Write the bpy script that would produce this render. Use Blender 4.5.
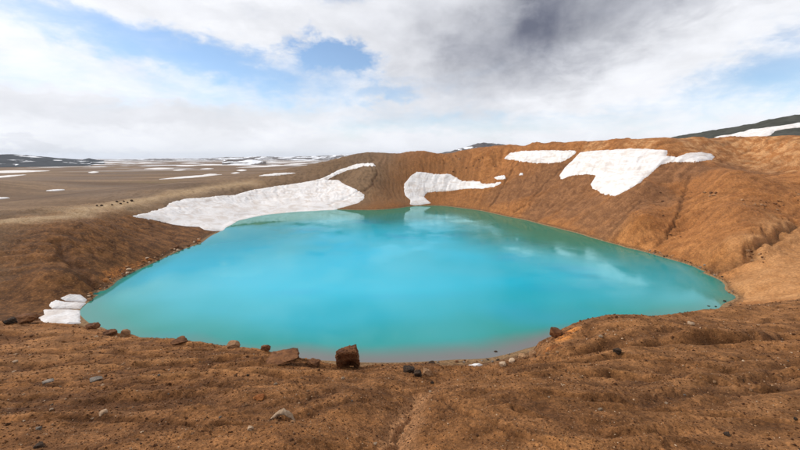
import bpy, math, random
import numpy as np
R = math.radians
for o in list(bpy.data.objects):
    bpy.data.objects.remove(o, do_unlink=True)
scene = bpy.context.scene
col = scene.collection

# ------------------------------------------------------------------ camera
W_PX, H_PX = 800.0, 450.0
F_PX = 800 * 16.0 / 36.0
HORIZON = 158.5
PITCH = math.atan((H_PX / 2 - HORIZON) / F_PX)
CAM_Z = 45.0                                    # metres above the lake
cam_d = bpy.data.cameras.new('camera')
cam_d.sensor_width = 36.0
cam_d.lens = 16.0
cam_d.clip_start = 0.05
cam_d.clip_end = 60000.0
cam = bpy.data.objects.new('camera', cam_d)
cam.location = (0, 0, CAM_Z)
cam.rotation_euler = (math.pi / 2 - PITCH, 0, 0)
col.objects.link(cam)
scene.camera = cam

# ------------------------------------------------------------------ light
SUN_AZ, SUN_EL = R(282), R(36)                  # azimuth clockwise from +Y
sd = bpy.data.lights.new('sun', 'SUN')
sd.energy = 3.1
sd.angle = R(3)
sd.color = (1.0, 0.95, 0.88)
sun = bpy.data.objects.new('sun', sd)
sun.rotation_euler = (math.pi / 2 - SUN_EL, 0, -SUN_AZ + math.pi)
sun.location = (0, 0, 300)
col.objects.link(sun)
scene.view_settings.view_transform = 'Standard'
scene.view_settings.look = 'None'
scene.view_settings.exposure = 0.0
scene.view_settings.gamma = 1.0
scene.view_settings.use_curve_mapping = False


def ray(px, py):
    X = (px - W_PX / 2) / F_PX
    V = (H_PX / 2 - py) / F_PX
    return np.array([X, math.cos(PITCH) + V * math.sin(PITCH), -math.sin(PITCH) + V * math.cos(PITCH)])


def azel(px, py):
    d = ray(px, py)
    return math.atan2(d[0], d[1]), math.atan2(d[2], math.hypot(d[0], d[1]))


class NT:
    """small helper to write node trees"""
    def __init__(self, tree):
        self.t = tree
        tree.nodes.clear()

    def n(self, kind, **kw):
        nd = self.t.nodes.new(kind)
        ins = kw.pop('ins', {})
        for k, v in kw.items():
            setattr(nd, k, v)
        for k, v in ins.items():
            s = nd.inputs[k]
            if isinstance(v, bpy.types.NodeSocket):
                self.t.links.new(v, s)
            else:
                s.default_value = v
        return nd

    def m(self, op, a, b=0.0, c=0.0, clamp=False):
        nd = self.n('ShaderNodeMath', operation=op, use_clamp=clamp)
        for i, v in enumerate((a, b, c)):
            if isinstance(v, bpy.types.NodeSocket):
                self.t.links.new(v, nd.inputs[i])
            else:
                nd.inputs[i].default_value = v
        return nd.outputs[0]

    def noise(self, vec, scale, detail=6, rough=0.55, dist=0.0, out=0):
        nd = self.n('ShaderNodeTexNoise', ins={'Vector': vec, 'Scale': scale, 'Detail': detail,
                                                'Roughness': rough, 'Distortion': dist})
        return nd.outputs[out]

    def mapr(self, v, a, b, c=0.0, d=1.0, smooth=True):
        nd = self.n('ShaderNodeMapRange', interpolation_type='SMOOTHSTEP' if smooth else 'LINEAR')
        self.t.links.new(v, nd.inputs[0])
        for i, x in enumerate((a, b, c, d)):
            nd.inputs[i + 1].default_value = x
        return nd.outputs[0]

    def mix(self, f, a, b, blend='MIX'):
        nd = self.n('ShaderNodeMix', data_type='RGBA', blend_type=blend)
        for s, v in ((nd.inputs[0], f), (nd.inputs[6], a), (nd.inputs[7], b)):
            if isinstance(v, bpy.types.NodeSocket):
                self.t.links.new(v, s)
            elif s == nd.inputs[0]:
                s.default_value = v
            else:
                s.default_value = (*v, 1.0) if len(v) == 3 else v
        return nd.outputs[2]


# ------------------------------------------------------------------ sky
world = bpy.data.worlds.new('World')
scene.world = world
world.use_nodes = True
N = NT(world.node_tree)
sky = N.n('ShaderNodeTexSky', sky_type='NISHITA', sun_disc=False)
sky.sun_elevation = SUN_EL
sky.sun_rotation = SUN_AZ
sky.altitude = 600
sky.air_density = 1.0
sky.dust_density = 0.1
sky.ozone_density = 2.5
tc = N.n('ShaderNodeTexCoord')
sep = N.n('ShaderNodeSeparateXYZ', ins={0: tc.outputs['Generated']})
dx, dy, dz = sep.outputs
az_s = N.m('ARCTAN2', dx, dy)
el_s = N.m('ARCSINE', dz)
# flat cloud deck coordinates (perspective-correct)
den = N.m('ADD', N.m('MAXIMUM', dz, 0.0), 0.16)
deck = N.n('ShaderNodeCombineXYZ', ins={0: N.m('DIVIDE', dx, den), 1: N.m('DIVIDE', dy, den), 2: 0.37}).outputs[0]
wob_c = N.noise(N.n('ShaderNodeVectorMath', operation='MULTIPLY', ins={0: tc.outputs['Generated'], 1: (1.0, 1.0, 2.2)}).outputs[0], 4.2, 9, 0.6, 0.2, out=1)
ae = N.n('ShaderNodeCombineXYZ', ins={0: az_s, 1: el_s, 2: 0.0}).outputs[0]
wob = N.n('ShaderNodeVectorMath', operation='SUBTRACT', ins={0: wob_c, 1: (0.5, 0.5, 0.5)}).outputs[0]
wob = N.n('ShaderNodeVectorMath', operation='MULTIPLY', ins={0: wob, 1: (0.26, 0.11, 0.0)}).outputs[0]
wob2 = N.noise(N.n('ShaderNodeVectorMath', operation='MULTIPLY', ins={0: tc.outputs['Generated'], 1: (1.0, 1.0, 1.8)}).outputs[0], 15.0, 8, 0.62, 0.3, out=1)
wob2 = N.n('ShaderNodeVectorMath', operation='SUBTRACT', ins={0: wob2, 1: (0.5, 0.5, 0.5)}).outputs[0]
wob2 = N.n('ShaderNodeVectorMath', operation='MULTIPLY', ins={0: wob2, 1: (0.20, 0.10, 0.0)}).outputs[0]
aew = N.n('ShaderNodeVectorMath', operation='ADD', ins={0: ae, 1: wob}).outputs[0]
aew = N.n('ShaderNodeVectorMath', operation='ADD', ins={0: aew, 1: wob2}).outputs[0]
sc = N.n('ShaderNodeVectorMath', operation='MULTIPLY', ins={0: ae, 1: (3.0, 9.0, 0.0)}).outputs[0]


def blob(px, py, rx, ry, rot=0.0, soft=0.15):
    """soft patch of sky round the direction of (px, py); 1 inside, 0 outside"""
    a, e = azel(px, py)
    a2, _ = azel(px + rx, py)
    _, e2 = azel(px, py - ry)
    mp = N.n('ShaderNodeMapping', vector_type='TEXTURE',
             ins={'Vector': aew, 'Location': (a, e, 0), 'Rotation': (0, 0, R(rot)),
                  'Scale': (abs(a2 - a), abs(e2 - e), 1.0)})
    ln = N.n('ShaderNodeVectorMath', operation='LENGTH', ins={0: mp.outputs[0]}).outputs[1]
    return N.mapr(ln, 1.35, soft)


def total(items):
    s = None
    for w, b in items:
        x = N.m('MULTIPLY', b, w)
        s = x if s is None else N.m('ADD', s, x)
    return s


n_big = N.noise(deck, 0.55, 8, 0.58, 0.4)
n_mid = N.noise(N.n('ShaderNodeVectorMath', operation='MULTIPLY', ins={0: tc.outputs['Generated'], 1: (1.0, 1.0, 2.6)}).outputs[0], 5.0, 10, 0.58, 0.3)
n_wisp = N.noise(sc, 1.3, 8, 0.62, 0.6)
gaps = total([(1.20, blob(336, 52, 56, 24, -8)), (0.46, blob(165, 50, 190, 30, -8)),
              (0.72, blob(780, 66, 140, 40, 8)), (0.28, blob(20, 30, 150, 36, 0)),
              (0.40, blob(385, 93, 50, 12, 0)), (0.28, blob(720, 112, 220, 24, 4)),
              (0.28, blob(90, 82, 230, 20, 0)), (0.26, blob(240, 62, 100, 22, -8)), (0.55, blob(320, -40, 120, 50, 0)), (0.35, blob(480, 124, 200, 16, 0)), (0.25, blob(330, 90, 200, 60, 0))])
cover = N.m('ADD', N.m('MULTIPLY', n_big, 0.45), N.m('MULTIPLY', n_wisp, 0.75))
cover = N.m('ADD', cover, N.m('MULTIPLY', n_mid, 0.50))
cover = N.m('ADD', cover, 0.05)
cover = N.m('SUBTRACT', cover, gaps)
fac = N.mapr(cover, -0.02, 0.84, 0.02, 1.0)
low = N.mapr(el_s, 0.0, 0.12, 0.80, 0.0)       # thicker veil down towards the horizon
fac = N.m('ADD', fac, N.m('MULTIPLY', low, N.m('SUBTRACT', 1.0, fac)), clamp=True)
dark = total([(0.46, blob(545, 14, 260, 95, 8)), (0.26, blob(500, 66, 170, 72, 24)), (0.20, blob(420, 10, 200, 90, 0)), (0.22, blob(575, 18, 150, 72, 12)), (0.16, blob(560, -80, 220, 60, 0)),
              (0.17, blob(90, 113, 260, 20, 0)), (0.12, blob(365, 112, 90, 14, 0)), (0.08, blob(180, 104, 120, 12, 0)),
              (0.12, blob(700, 2, 130, 18, 0)), (0.14, blob(25, 153, 130, 5, 0)), (0.10, blob(200, 8, 160, 16, 0))])
over = N.mapr(el_s, 0.42, 0.75, 0.0, 0.2)       # heavier cloud bases overhead
dark = N.m('ADD', dark, over)
dark = N.m('MULTIPLY', dark, N.mapr(N.noise(tc.outputs['Generated'], 6.0, 8, 0.55, 0.2), 0.30, 0.68, 0.72, 1.02), clamp=True)
tex = N.mapr(n_mid, 0.3, 0.7, 0.90, 1.04)
cl_col = N.mix(dark, (1.0, 1.015, 1.06), (0.165, 0.180, 0.245))
cl_col = N.mix(1.0, cl_col, N.n('ShaderNodeCombineColor', ins={0: tex, 1: tex, 2: tex}).outputs[0], 'MULTIPLY')
cl_col = N.mix(1.0, cl_col, (1 / 0.15, 1 / 0.15, 1 / 0.15), 'MULTIPLY')     # background strength is 0.15
full = N.mix(fac, sky.outputs[0], cl_col)
bg = N.n('ShaderNodeBackground', ins={'Color': full, 'Strength': 0.15})
wo = N.n('ShaderNodeOutputWorld', ins={'Surface': bg.outputs[0]})

# ------------------------------------------------------------------ numpy noise
def _hash(ix, iy, seed):
    h = (ix.astype(np.int64) * 374761393 + iy.astype(np.int64) * 668265263 + seed * 974711) & 0xFFFFFFFF
    h = ((h ^ (h >> 13)) * 1274126177) & 0xFFFFFFFF
    h = ((h ^ (h >> 16)) * 2246822519) & 0xFFFFFFFF
    return (h ^ (h >> 15)) & 0xFFFF


def perlin(x, y, seed=0):
    x = np.asarray(x, dtype=np.float64); y = np.asarray(y, dtype=np.float64)
    ix = np.floor(x); iy = np.floor(y)
    fx = x - ix; fy = y - iy
    u = fx * fx * fx * (fx * (fx * 6 - 15) + 10)
    v = fy * fy * fy * (fy * (fy * 6 - 15) + 10)

    def g(a, b, gx, gy):
        t = _hash(ix + a, iy + b, seed) * (2 * math.pi / 65536.0)
        return np.cos(t) * gx + np.sin(t) * gy
    n00 = g(0, 0, fx, fy); n10 = g(1, 0, fx - 1, fy)
    n01 = g(0, 1, fx, fy - 1); n11 = g(1, 1, fx - 1, fy - 1)
    a = n00 + u * (n10 - n00)
    b = n01 + u * (n11 - n01)
    return (a + v * (b - a)) * 1.5


def fbm(x, y, octs, seed=0, gain=0.5, lac=2.03, ridged=False):
    s = 0.0; a = 1.0; tot = 0.0
    for i in range(octs):
        p = perlin(x, y, seed + i * 17)
        if ridged:
            p = 1 - 2 * np.abs(p)
        s = s + p * a
        tot += a
        a *= gain
        x = x * lac + 3.7; y = y * lac - 1.3
    return s / tot


def sstep(a, b, x):
    t = np.clip((x - a) / (b - a), 0, 1)
    return t * t * (3 - 2 * t)


# ------------------------------------------------------------------ terrain control points
CP = []


def pt(px, py, t):
    d = ray(px, py)
    CP.append((d[0] * t, d[1] * t, CAM_Z + d[2] * t))


def pz(px, py, z):
    pt(px, py, (z - CAM_Z) / ray(px, py)[2])


def pw(*pts):
    CP.extend(pts)


SHORE_PX = [(80, 314), (86, 304), (100, 292), (117, 281), (135, 271), (155, 262), (177, 252), (200, 243.5), (219, 232),
            (237, 220), (260, 215), (287, 212), (312, 210.5), (336, 209.5), (356, 210), (375, 210), (400, 208),
            (416, 206), (432, 205.7), (456, 207.5), (482, 211), (500, 215), (520, 219), (540, 224), (560, 229),
            (580, 234), (600, 240), (618, 245), (637, 250), (662, 257), (680, 262), (697, 268), (712, 276),
            (725, 285), (735, 296), (720, 307)]
shore = []
for p in SHORE_PX:
    d = ray(*p); t = -CAM_Z / d[2]
    shore.append((d[0] * t, d[1] * t))
NEAR_PX = [(550, 343), (515, 352), (492, 357.5), (458, 359.5), (425, 361.5), (400, 362.5)]
near = []
shore += [(84, 97), (68, 89.5), (52, 84)]
for p in NEAR_PX:
    d = ray(*p); t = -CAM_Z / d[2]
    near.append((d[0] * t, d[1] * t))
shore += near
shore += [(-12, 73), (-26, 73.5), (-42, 76), (-58, 80), (-74, 86), (-86, 92)]
shore = np.array(shore)
LC = shore.mean(axis=0)
for i, (x, y) in enumerate(shore):
    CP.append((x, y, 0.0))
    v = LC - np.array((x, y)); L = np.linalg.norm(v); v = v / L
    is_near = y < 120
    d1, z1 = ((9.0, -1.0) if is_near else (6.0, -2.4))
    if i % 2 == 0:
        CP.append((x + v[0] * d1, y + v[1] * d1, z1))
        CP.append((x + v[0] * 45, y + v[1] * 45, -12.0))
pw((LC[0], LC[1], -22.0), (LC[0] + 30, LC[1] + 40, -20), (LC[0] - 30, LC[1] + 40, -20), (LC[0] + 30, LC[1] - 40, -20), (LC[0] - 30, LC[1] - 40, -20))

# far and right rim (silhouette) and what lies behind it
for px, py, t in [(350, 155, 400), (362, 153, 402), (382, 152.5, 402), (400, 153, 404), (425, 151, 408), (437, 153.5, 408), (462, 150.8, 402),
                  (482, 148, 393), (505, 145.5, 378), (530, 144, 352), (550, 143, 336), (575, 141.8, 318), (600, 140.5, 302),
                  (635, 139, 276), (670, 138, 258), (700, 137.7, 262), (725, 137.5, 268), (755, 137, 258), (780, 136.5, 246), (800, 136, 238),
                  (840, 136, 230), (900, 137, 222)]:
    pt(px, py, t)
    d = ray(px, py)
    z = CAM_Z + d[2] * t
    h = math.hypot(d[0], d[1])
    for k, drop in ((14, 0.5), (60, 5.0), (150, 12.0)):
        s = (t * h + k) / h
        CP.append((d[0] * s, d[1] * s, z - drop))
# walls between shore and rim
for px, py, t in [(440, 178, 372), (415, 185, 365), (390, 185, 358), (372, 188, 342), (370, 168, 368), (372, 160, 388),
                  (495, 182, 336), (470, 160, 382), (480, 171, 362), (505, 160, 362), (455, 192, 357),
                  (540, 185, 304), (545, 160, 322), (520, 200, 288), (560, 200, 270), (600, 190, 254), (600, 162, 276), (575, 215, 237),
                  (640, 215, 186), (640, 180, 222), (665, 200, 204), (668, 165, 236), (688, 228, 177), (690, 192, 209),
                  (725, 240, 142), (725, 205, 168), (720, 178, 198), (725, 168.5, 205), (725, 160, 242), (705, 165, 225), (750, 152, 250),
                  (755, 172, 198), (780, 178, 195), (780, 168, 222), (780, 215, 160), (780, 245, 137), (750, 262, 131), (755, 225, 147),
                  (800, 180, 194), (800, 220, 160), (800, 250, 133), (770, 270, 121), (800, 275, 112), (800, 300, 96), (750, 285, 118),
                  (880, 220, 150), (880, 165, 188), (880, 280, 100), (800, 152, 222)]:
    pt(px, py, t)
# low rim over the plain, and the dark slope below it
for px, py, t in [(0, 226, 138), (40, 225, 143), (80, 223, 152), (105, 213, 188), (135, 204, 222), (165, 198, 262), (200, 191, 300),
                  (250, 184, 350), (280, 178.5, 372), (300, 173.5, 386), (325, 164, 396),
                  (0, 270, 116), (60, 270, 118), (0, 300, 106), (100, 255, 140), (150, 235, 183), (175, 222, 218), (190, 212, 250),
                  (230, 200, 300), (270, 195, 335), (300, 190, 350), (330, 185, 360), (345, 172, 380),
                  (40, 245, 130), (0, 248, 126)]:
    pt(px, py, t)
# the plain beyond
for px, py, z in [(0, 212, 16), (0, 195, 11.5), (0, 180, 9.5), (0, 172, 8.5), (80, 205, 14.5), (100, 190, 11), (100, 178, 9.5),
                  (180, 180, 11), (180, 172, 9.5), (240, 177, 11.5), (240, 170, 10), (285, 170, 12), (300, 167.5, 11), (320, 165, 10)]:
    pz(px, py, z)
# foreground
for px, py, t in [(0, 450, 4.6), (200, 450, 4.35), (400, 450, 4.35), (600, 450, 4.2), (800, 450, 4.35),
                  (0, 410, 6.6), (200, 410, 6.1), (400, 410, 6.05), (600, 410, 5.7), (800, 410, 5.6),
                  (0, 375, 10.2), (100, 375, 9.8), (200, 375, 9.3), (300, 378, 8.6), (400, 378, 9.0), (500, 378, 8.6), (600, 375, 8.2), (700, 375, 7.8), (800, 375, 7.6),
                  (0, 345, 14.8), (80, 345, 14.0), (150, 348, 13.0), (230, 355, 11.8), (600, 345, 11.6), (700, 345, 10.8), (800, 345, 10.5),
                  (700, 325, 15.2), (800, 320, 15.5),
                  (0, 325, 20.5), (50, 326, 19.8), (85, 327, 18.5), (120, 335, 16.5), (170, 341, 15.0), (215, 345.5, 14.0), (260, 350, 12.9), (292, 357, 12.0),
                  (330, 366, 10.8), (360, 368, 10.3), (400, 372, 9.9), (430, 375.5, 9.5), (460, 377.5, 9.3), (490, 372.5, 10.0),
                  (515, 364, 11.0), (540, 353, 12.3), (552, 344, 13.2), (563, 330, 14.6), (580, 325.5, 15.8), (620, 320.5, 17.5), (660, 316, 18.8), (700, 312, 20.2), (750, 308, 22.2), (800, 303, 24.5),
                  (850, 299, 27)]:
    pt(px, py, t)
pw((0, 0, 43.2), (-6, 0, 43.1), (6, 0, 43.5), (0, -6, 44.2), (-20, 0, 41.6), (20, 0, 43.6), (0, -30, 47.5), (-45, -20, 42), (45, -20, 47),
   (0, -120, 50), (-120, -80, 34), (120, -80, 52), (0, -350, 40), (-300, -200, 22), (300, -150, 50), (-60, 10, 36), (70, 15, 42), (110, 40, 38), (150, 60, 34))
# hidden slope from the lip down to the lake
pw((0, 16, 34.0), (0, 30, 22.5), (0, 50, 9), (0, 64, 2.0), (14, 68.5, 1.0), (5, 16, 33.8), (4, 11.6, 37.6), (1, 11.8, 37.6), (-3.2, 12.5, 36.8),
   (-15, 24, 28.5), (-25, 40, 17.5), (-40, 60, 5.5), (-10, 19, 32), (-22, 26, 29), (-45, 40, 22), (-75, 62, 9.5), (-110, 75, 8.5), (-70, 42, 21),
   (14, 24, 30.2), (26, 29, 29.2), (42, 36, 26), (25, 42, 19.5), (45, 55, 12), (22, 60, 5.5), (60, 52, 15), (65, 66, 8), (75, 82, 2.2), (90, 70, 9.5), (102, 92, 3.5), (50, 75, 3.0), (100, 60, 17),
   (7.5, 17.5, 34.0), (-120, 60, 14), (-110, 40, 26), (-150, 70, 23), (-175, 110, 20))
# far rings
for a in range(-180, 180, 20):
    for r in (620, 900):
        x, y = r * math.sin(R(a)), r * math.cos(R(a))
        if -60 < a < -10:
            z = 9.5 if r == 620 else 8.5
        elif -10 <= a < 0:
            z = 20.0 if r == 620 else 10
        else:
            z = 38.0 if r == 620 else 30.0
        if a < -60:
            z = 14.0
        CP.append((x, y, z))
CP = np.array(CP)
# drop near-duplicates
keep = []
for i, p in enumerate(CP):
    if all(math.hypot(p[0] - CP[j][0], p[1] - CP[j][1]) > 0.25 for j in keep):
        keep.append(i)
CP = CP[keep]
SC = 100.0


def _phi(d2):
    return 0.5 * d2 * np.log(d2 + 1e-12)


def tps_fit(P):
    n = len(P)
    X = P[:, :2] / SC
    d2 = ((X[:, None, :] - X[None, :, :]) ** 2).sum(-1)
    A = np.zeros((n + 3, n + 3))
    A[:n, :n] = _phi(d2) + np.eye(n) * 1e-7
    A[:n, n] = 1; A[:n, n + 1:] = X
    A[n, :n] = 1; A[n + 1:, :n] = X.T
    b = np.zeros(n + 3); b[:n] = P[:, 2]
    return X, np.linalg.solve(A, b)




def broad(x, y):
    """broad relief of the crater walls; the control points already include it"""
    r = np.hypot(x, y); q = np.hypot(x - LC[0], y - LC[1])
    return sstep(60, 110, r) * (1 - sstep(210, 300, q)) * fbm(x / 34, y / 34, 3, 31) * 1.8 * sstep(20, 50, np.abs(q - 118))


FIT = CP.copy()
FIT[:, 2] -= broad(CP[:, 0], CP[:, 1])
TX, TW = tps_fit(FIT)


def tps(x, y):
    x = np.asarray(x, dtype=np.float64).ravel() / SC
    y = np.asarray(y, dtype=np.float64).ravel() / SC
    out = np.empty(len(x))
    n = len(TX)
    for a in range(0, len(x), 20000):
        xs = x[a:a + 20000, None]; ys = y[a:a + 20000, None]
        d2 = (xs - TX[None, :, 0]) ** 2 + (ys - TX[None, :, 1]) ** 2
        out[a:a + 20000] = _phi(d2) @ TW[:n] + TW[n] + TW[n + 1] * xs[:, 0] + TW[n + 2] * ys[:, 0]
    return out


def plain_far(x, y):
    a = np.degrees(np.arctan2(x, y))
    z = 8.5 + 22 * sstep(-4, 40, a)
    z = z + fbm(x / 900, y / 900, 3, 71) * 5.0 * sstep(900, 2500, np.hypot(x, y))
    return z


def base_h(x, y):
    r = np.hypot(x, y)
    w = sstep(560, 950, r)
    z = np.where(w < 1, tps(x, y).reshape(np.shape(x)), 0.0) + broad(x, y)
    return z * (1 - w) + plain_far(x, y) * w


def base_hit(px, py, tmax=900):
    d = ray(px, py)
    t = np.exp(np.linspace(math.log(1.5), math.log(tmax), 1600))
    zz = base_h(d[0] * t, d[1] * t)
    k = np.where(CAM_Z + d[2] * t < zz)[0]
    tt = t[k[0]] if len(k) else tmax
    return d[0] * tt, d[1] * tt


def line_world(pts):
    out = []
    for (a, b) in zip(pts[:-1], pts[1:]):
        for s in np.linspace(0, 1, 6)[:-1]:
            out.append(base_hit(a[0] + (b[0] - a[0]) * s, a[1] + (b[1] - a[1]) * s))
    out.append(base_hit(*pts[-1]))
    return np.array(out)


def line_dist(x, y, L):
    best = np.full(np.shape(x), 1e9)
    for a, b in zip(L[:-1], L[1:]):
        v = b - a
        q = v @ v + 1e-9
        s = np.clip(((x - a[0]) * v[0] + (y - a[1]) * v[1]) / q, 0, 1)
        best = np.minimum(best, np.hypot(x - a[0] - s * v[0], y - a[1] - s * v[1]))
    return best


# eroded channels: (pixels along it, width m, depth m)
CH = [([(394, 450), (396, 432), (401, 415), (408, 403), (425, 390)], 0.22, 0.14),
      ([(394, 450), (399, 415), (424, 388), (440, 376)], 0.75, 0.22),
      ([(412, 402), (402, 412), (397, 428), (384, 450)], 0.06, 0.07),
      ([(520, 359), (545, 356), (575, 353), (610, 348), (660, 342), (720, 338.5), (800, 336)], 0.34, 0.48),
      ([(600, 432), (560, 412), (520, 402)], 0.25, 0.09),
      ([(690, 330), (640, 337), (610, 345)], 0.22, 0.12),
      ([(640, 400), (720, 392), (800, 386)], 0.25, 0.12),
      ([(600, 385), (700, 372), (800, 366)], 0.25, 0.10),
      ([(0, 402), (100, 400), (180, 396), (260, 402)], 0.25, 0.08),
      ([(360, 400), (320, 412), (290, 420)], 0.15, 0.08),
      ([(340, 392), (300, 402), (250, 408)], 0.15, 0.06),
      ([(470, 392), (540, 396), (620, 401), (710, 411), (800, 424)], 0.10, 0.13),
      ([(560, 374), (640, 375), (720, 381), (800, 391)], 0.12, 0.16),
      ([(545, 366), (620, 361), (690, 364), (760, 371), (800, 374)], 0.13, 0.16),
      ([(520, 412), (590, 424), (680, 438), (740, 449)], 0.09, 0.12),
      ([(440, 398), (470, 416), (520, 436), (560, 449)], 0.08, 0.11),
      ([(0, 353), (80, 353), (160, 357), (270, 363)], 0.14, 0.14),
      ([(0, 366), (90, 364), (180, 367), (260, 373), (330, 381)], 0.12, 0.13),
      ([(0, 384), (90, 386), (170, 383), (240, 388)], 0.10, 0.10),
      ([(60, 425), (140, 420), (220, 428), (280, 424)], 0.08, 0.08),
      # crater wall gullies
      ([(797, 222), (775, 233), (760, 243), (750, 255), (735, 265), (718, 270), (700, 269)], 1.5, 2.2),
      ([(690, 175), (684, 195), (678, 215), (668, 235), (655, 247)], 0.8, 1.0),
      ([(575, 160), (562, 168), (548, 180), (530, 200), (515, 212)], 1.0, 0.7),
      ([(520, 160), (512, 170), (505, 182), (495, 200), (488, 208)], 0.9, 0.7),
      ([(330, 205), (352, 195), (372, 185), (378, 170)], 1.5, 0.8),
      ([(640, 200), (625, 215), (610, 232)], 0.8, 0.5),
      ([(60, 240), (75, 262), (90, 280), (92, 292)], 1.6, 1.1),
      ([(150, 222), (170, 235), (180, 244)], 1.2, 0.6)]
CHW = [(line_world(p), w, dd) for p, w, dd in CH]


def full_height(x, y):
    """base surface plus natural relief; returns height and soil masks"""
    z0 = base_h(x, y)
    r = np.hypot(x, y)
    rl = np.hypot(x - LC[0], y - LC[1])
    al = np.arctan2(y - LC[1], x - LC[0])
    fg = 1 - sstep(26, 44, r)
    wall = sstep(40, 60, r) * (1 - sstep(210, 300, rl))
    plainw = sstep(300, 420, r) * sstep(170, 260, rl)
    damp = np.clip(np.abs(z0) / 5.0, 0.06, 1.0)
    dz = np.zeros_like(z0)
    # walls: broad relief, downslope rills, rubble
    rill = np.zeros_like(z0)
    m = wall > 0
    xw, yw, aw, rw = x[m], y[m], al[m], rl[m]
    wx = fbm(xw / 25, yw / 25, 3, 5) * 0.06
    rl1 = fbm((aw + wx) * 26, rw / 75, 4, 11, 0.55, ridged=True)
    rl2 = fbm((aw + wx * 0.6) * 80, rw / 40, 3, 23, 0.55, ridged=True)
    rl3 = fbm((aw + wx * 0.3) * 210, rw / 24, 3, 29, 0.55, ridged=True)
    rl1, rl2, rl3 = -rl1, -rl2, -rl3          # sharp-bottomed runnels between rounded ribs
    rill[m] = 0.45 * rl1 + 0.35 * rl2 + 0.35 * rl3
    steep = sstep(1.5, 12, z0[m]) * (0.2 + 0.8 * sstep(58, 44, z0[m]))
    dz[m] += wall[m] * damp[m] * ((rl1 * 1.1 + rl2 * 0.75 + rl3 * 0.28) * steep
                                  + fbm(xw / 6, yw / 6, 4, 37, 0.62) * 0.42 * (0.25 + 0.75 * steep))
    # crags near the top of the far wall
    crag = np.zeros_like(z0)
    c = np.clip(fbm(xw / 22, yw / 22, 3, 44) * 1.6 + 0.1, 0, 1) * sstep(34, 44, z0[m]) * sstep(330, 350, r[m])
    crag[m] = c
    dz[m] += c * fbm(xw / 4, yw / 4, 4, 45, 0.6, ridged=True) * 2.2
    # plain
    m = plainw > 0
    dz[m] += plainw[m] * (fbm(x[m] / 130, y[m] / 130, 4, 51) * 1.0 + fbm(x[m] / 30, y[m] / 30, 3, 52) * 0.25)
    # foreground soil: hummocks, clods, beds along the contour
    m = fg > 0
    xf, yf, zf, rf = x[m], y[m], z0[m], r[m]
    nearw = 1 - sstep(20, 34, rf)
    d = fbm(xf / 2.6, yf / 2.6, 3, 61) * (0.15 - 0.06 * sstep(1, 4, xf))
    d += fbm(xf / 0.75, yf / 0.75, 3, 63, 0.6) * (0.06 - 0.03 * sstep(0.5, 3, xf))
    ridge_l = fbm(xf / 5.0 + 0.15 * yf, (yf - 0.12 * xf) / 0.85 + 0.4 * fbm(xf / 2, yf / 2, 2, 66), 3, 65, 0.5)
    d += ridge_l * (0.12 + 0.12 * sstep(0, 3, xf)) * sstep(3, 5, rf)
    clod = fbm(xf / 0.14, yf / 0.14, 4, 67, 0.7)
    patch = 0.45 + 0.9 * sstep(-0.25, 0.35, fbm(xf / 1.3, yf / 1.3, 3, 68))
    d += clod * 0.034 * nearw * patch
    d += np.maximum(fbm(xf / 0.30, yf / 0.30, 3, 69, 0.6, ridged=True), 0) * 0.035 * nearw * patch
    wv = zf + fbm(xf / 3, yf / 3, 3, 75) * 0.22 + fbm(xf / 0.6, yf / 0.6, 3, 76) * 0.05
    beds = perlin(wv / 0.30, xf / 9, 77) + 0.7 * perlin(wv / 0.12, xf / 5, 78)
    beds = np.tanh(beds * 2.2) * 0.8
    bw = sstep(2.0, -3.0, xf) * sstep(5.5, 9, rf)
    bw2 = np.maximum(bw, 0.5 * sstep(2, 6, xf))
    d += beds * 0.10 * bw2
    dz[m] += fg[m] * d
    bed = np.zeros_like(z0); bed[m] = beds * bw2 * fg[m]
    clodm = np.zeros_like(z0); clodm[m] = clod * nearw
    z = z0 + dz
    chan = np.zeros_like(z0)
    pathm = np.zeros_like(z0)
    for i, (L, w, dep) in enumerate(CHW):
        lo = L.min(0) - w * 6; hi = L.max(0) + w * 6
        m = (x > lo[0]) & (x < hi[0]) & (y > lo[1]) & (y < hi[1])
        if not m.any():
            continue
        xs, ys = x[m], y[m]
        jm = 1.5 if w < 0.8 else 2.6
        jx = fbm(xs / (w * 5), ys / (w * 5), 3, 81 + i) * w * jm
        jy = fbm(xs / (w * 5), ys / (w * 5), 3, 181 + i) * w * jm
        q = line_dist(xs + jx, ys + jy, L) / w
        g = np.exp(-q ** 2)
        z[m] -= g * dep
        z[m] += np.exp(-(q - 1.8) ** 2 * 1.5) * dep * 0.22
        if i == 0:
            pathm[m] = np.maximum(pathm[m], np.exp(-(q * 0.8) ** 4))
        else:
            chan[m] = np.maximum(chan[m], g * (0.0 if i == 1 else 1.0))
    return z, z0, rill, crag, bed, clodm, chan, pathm


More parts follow.
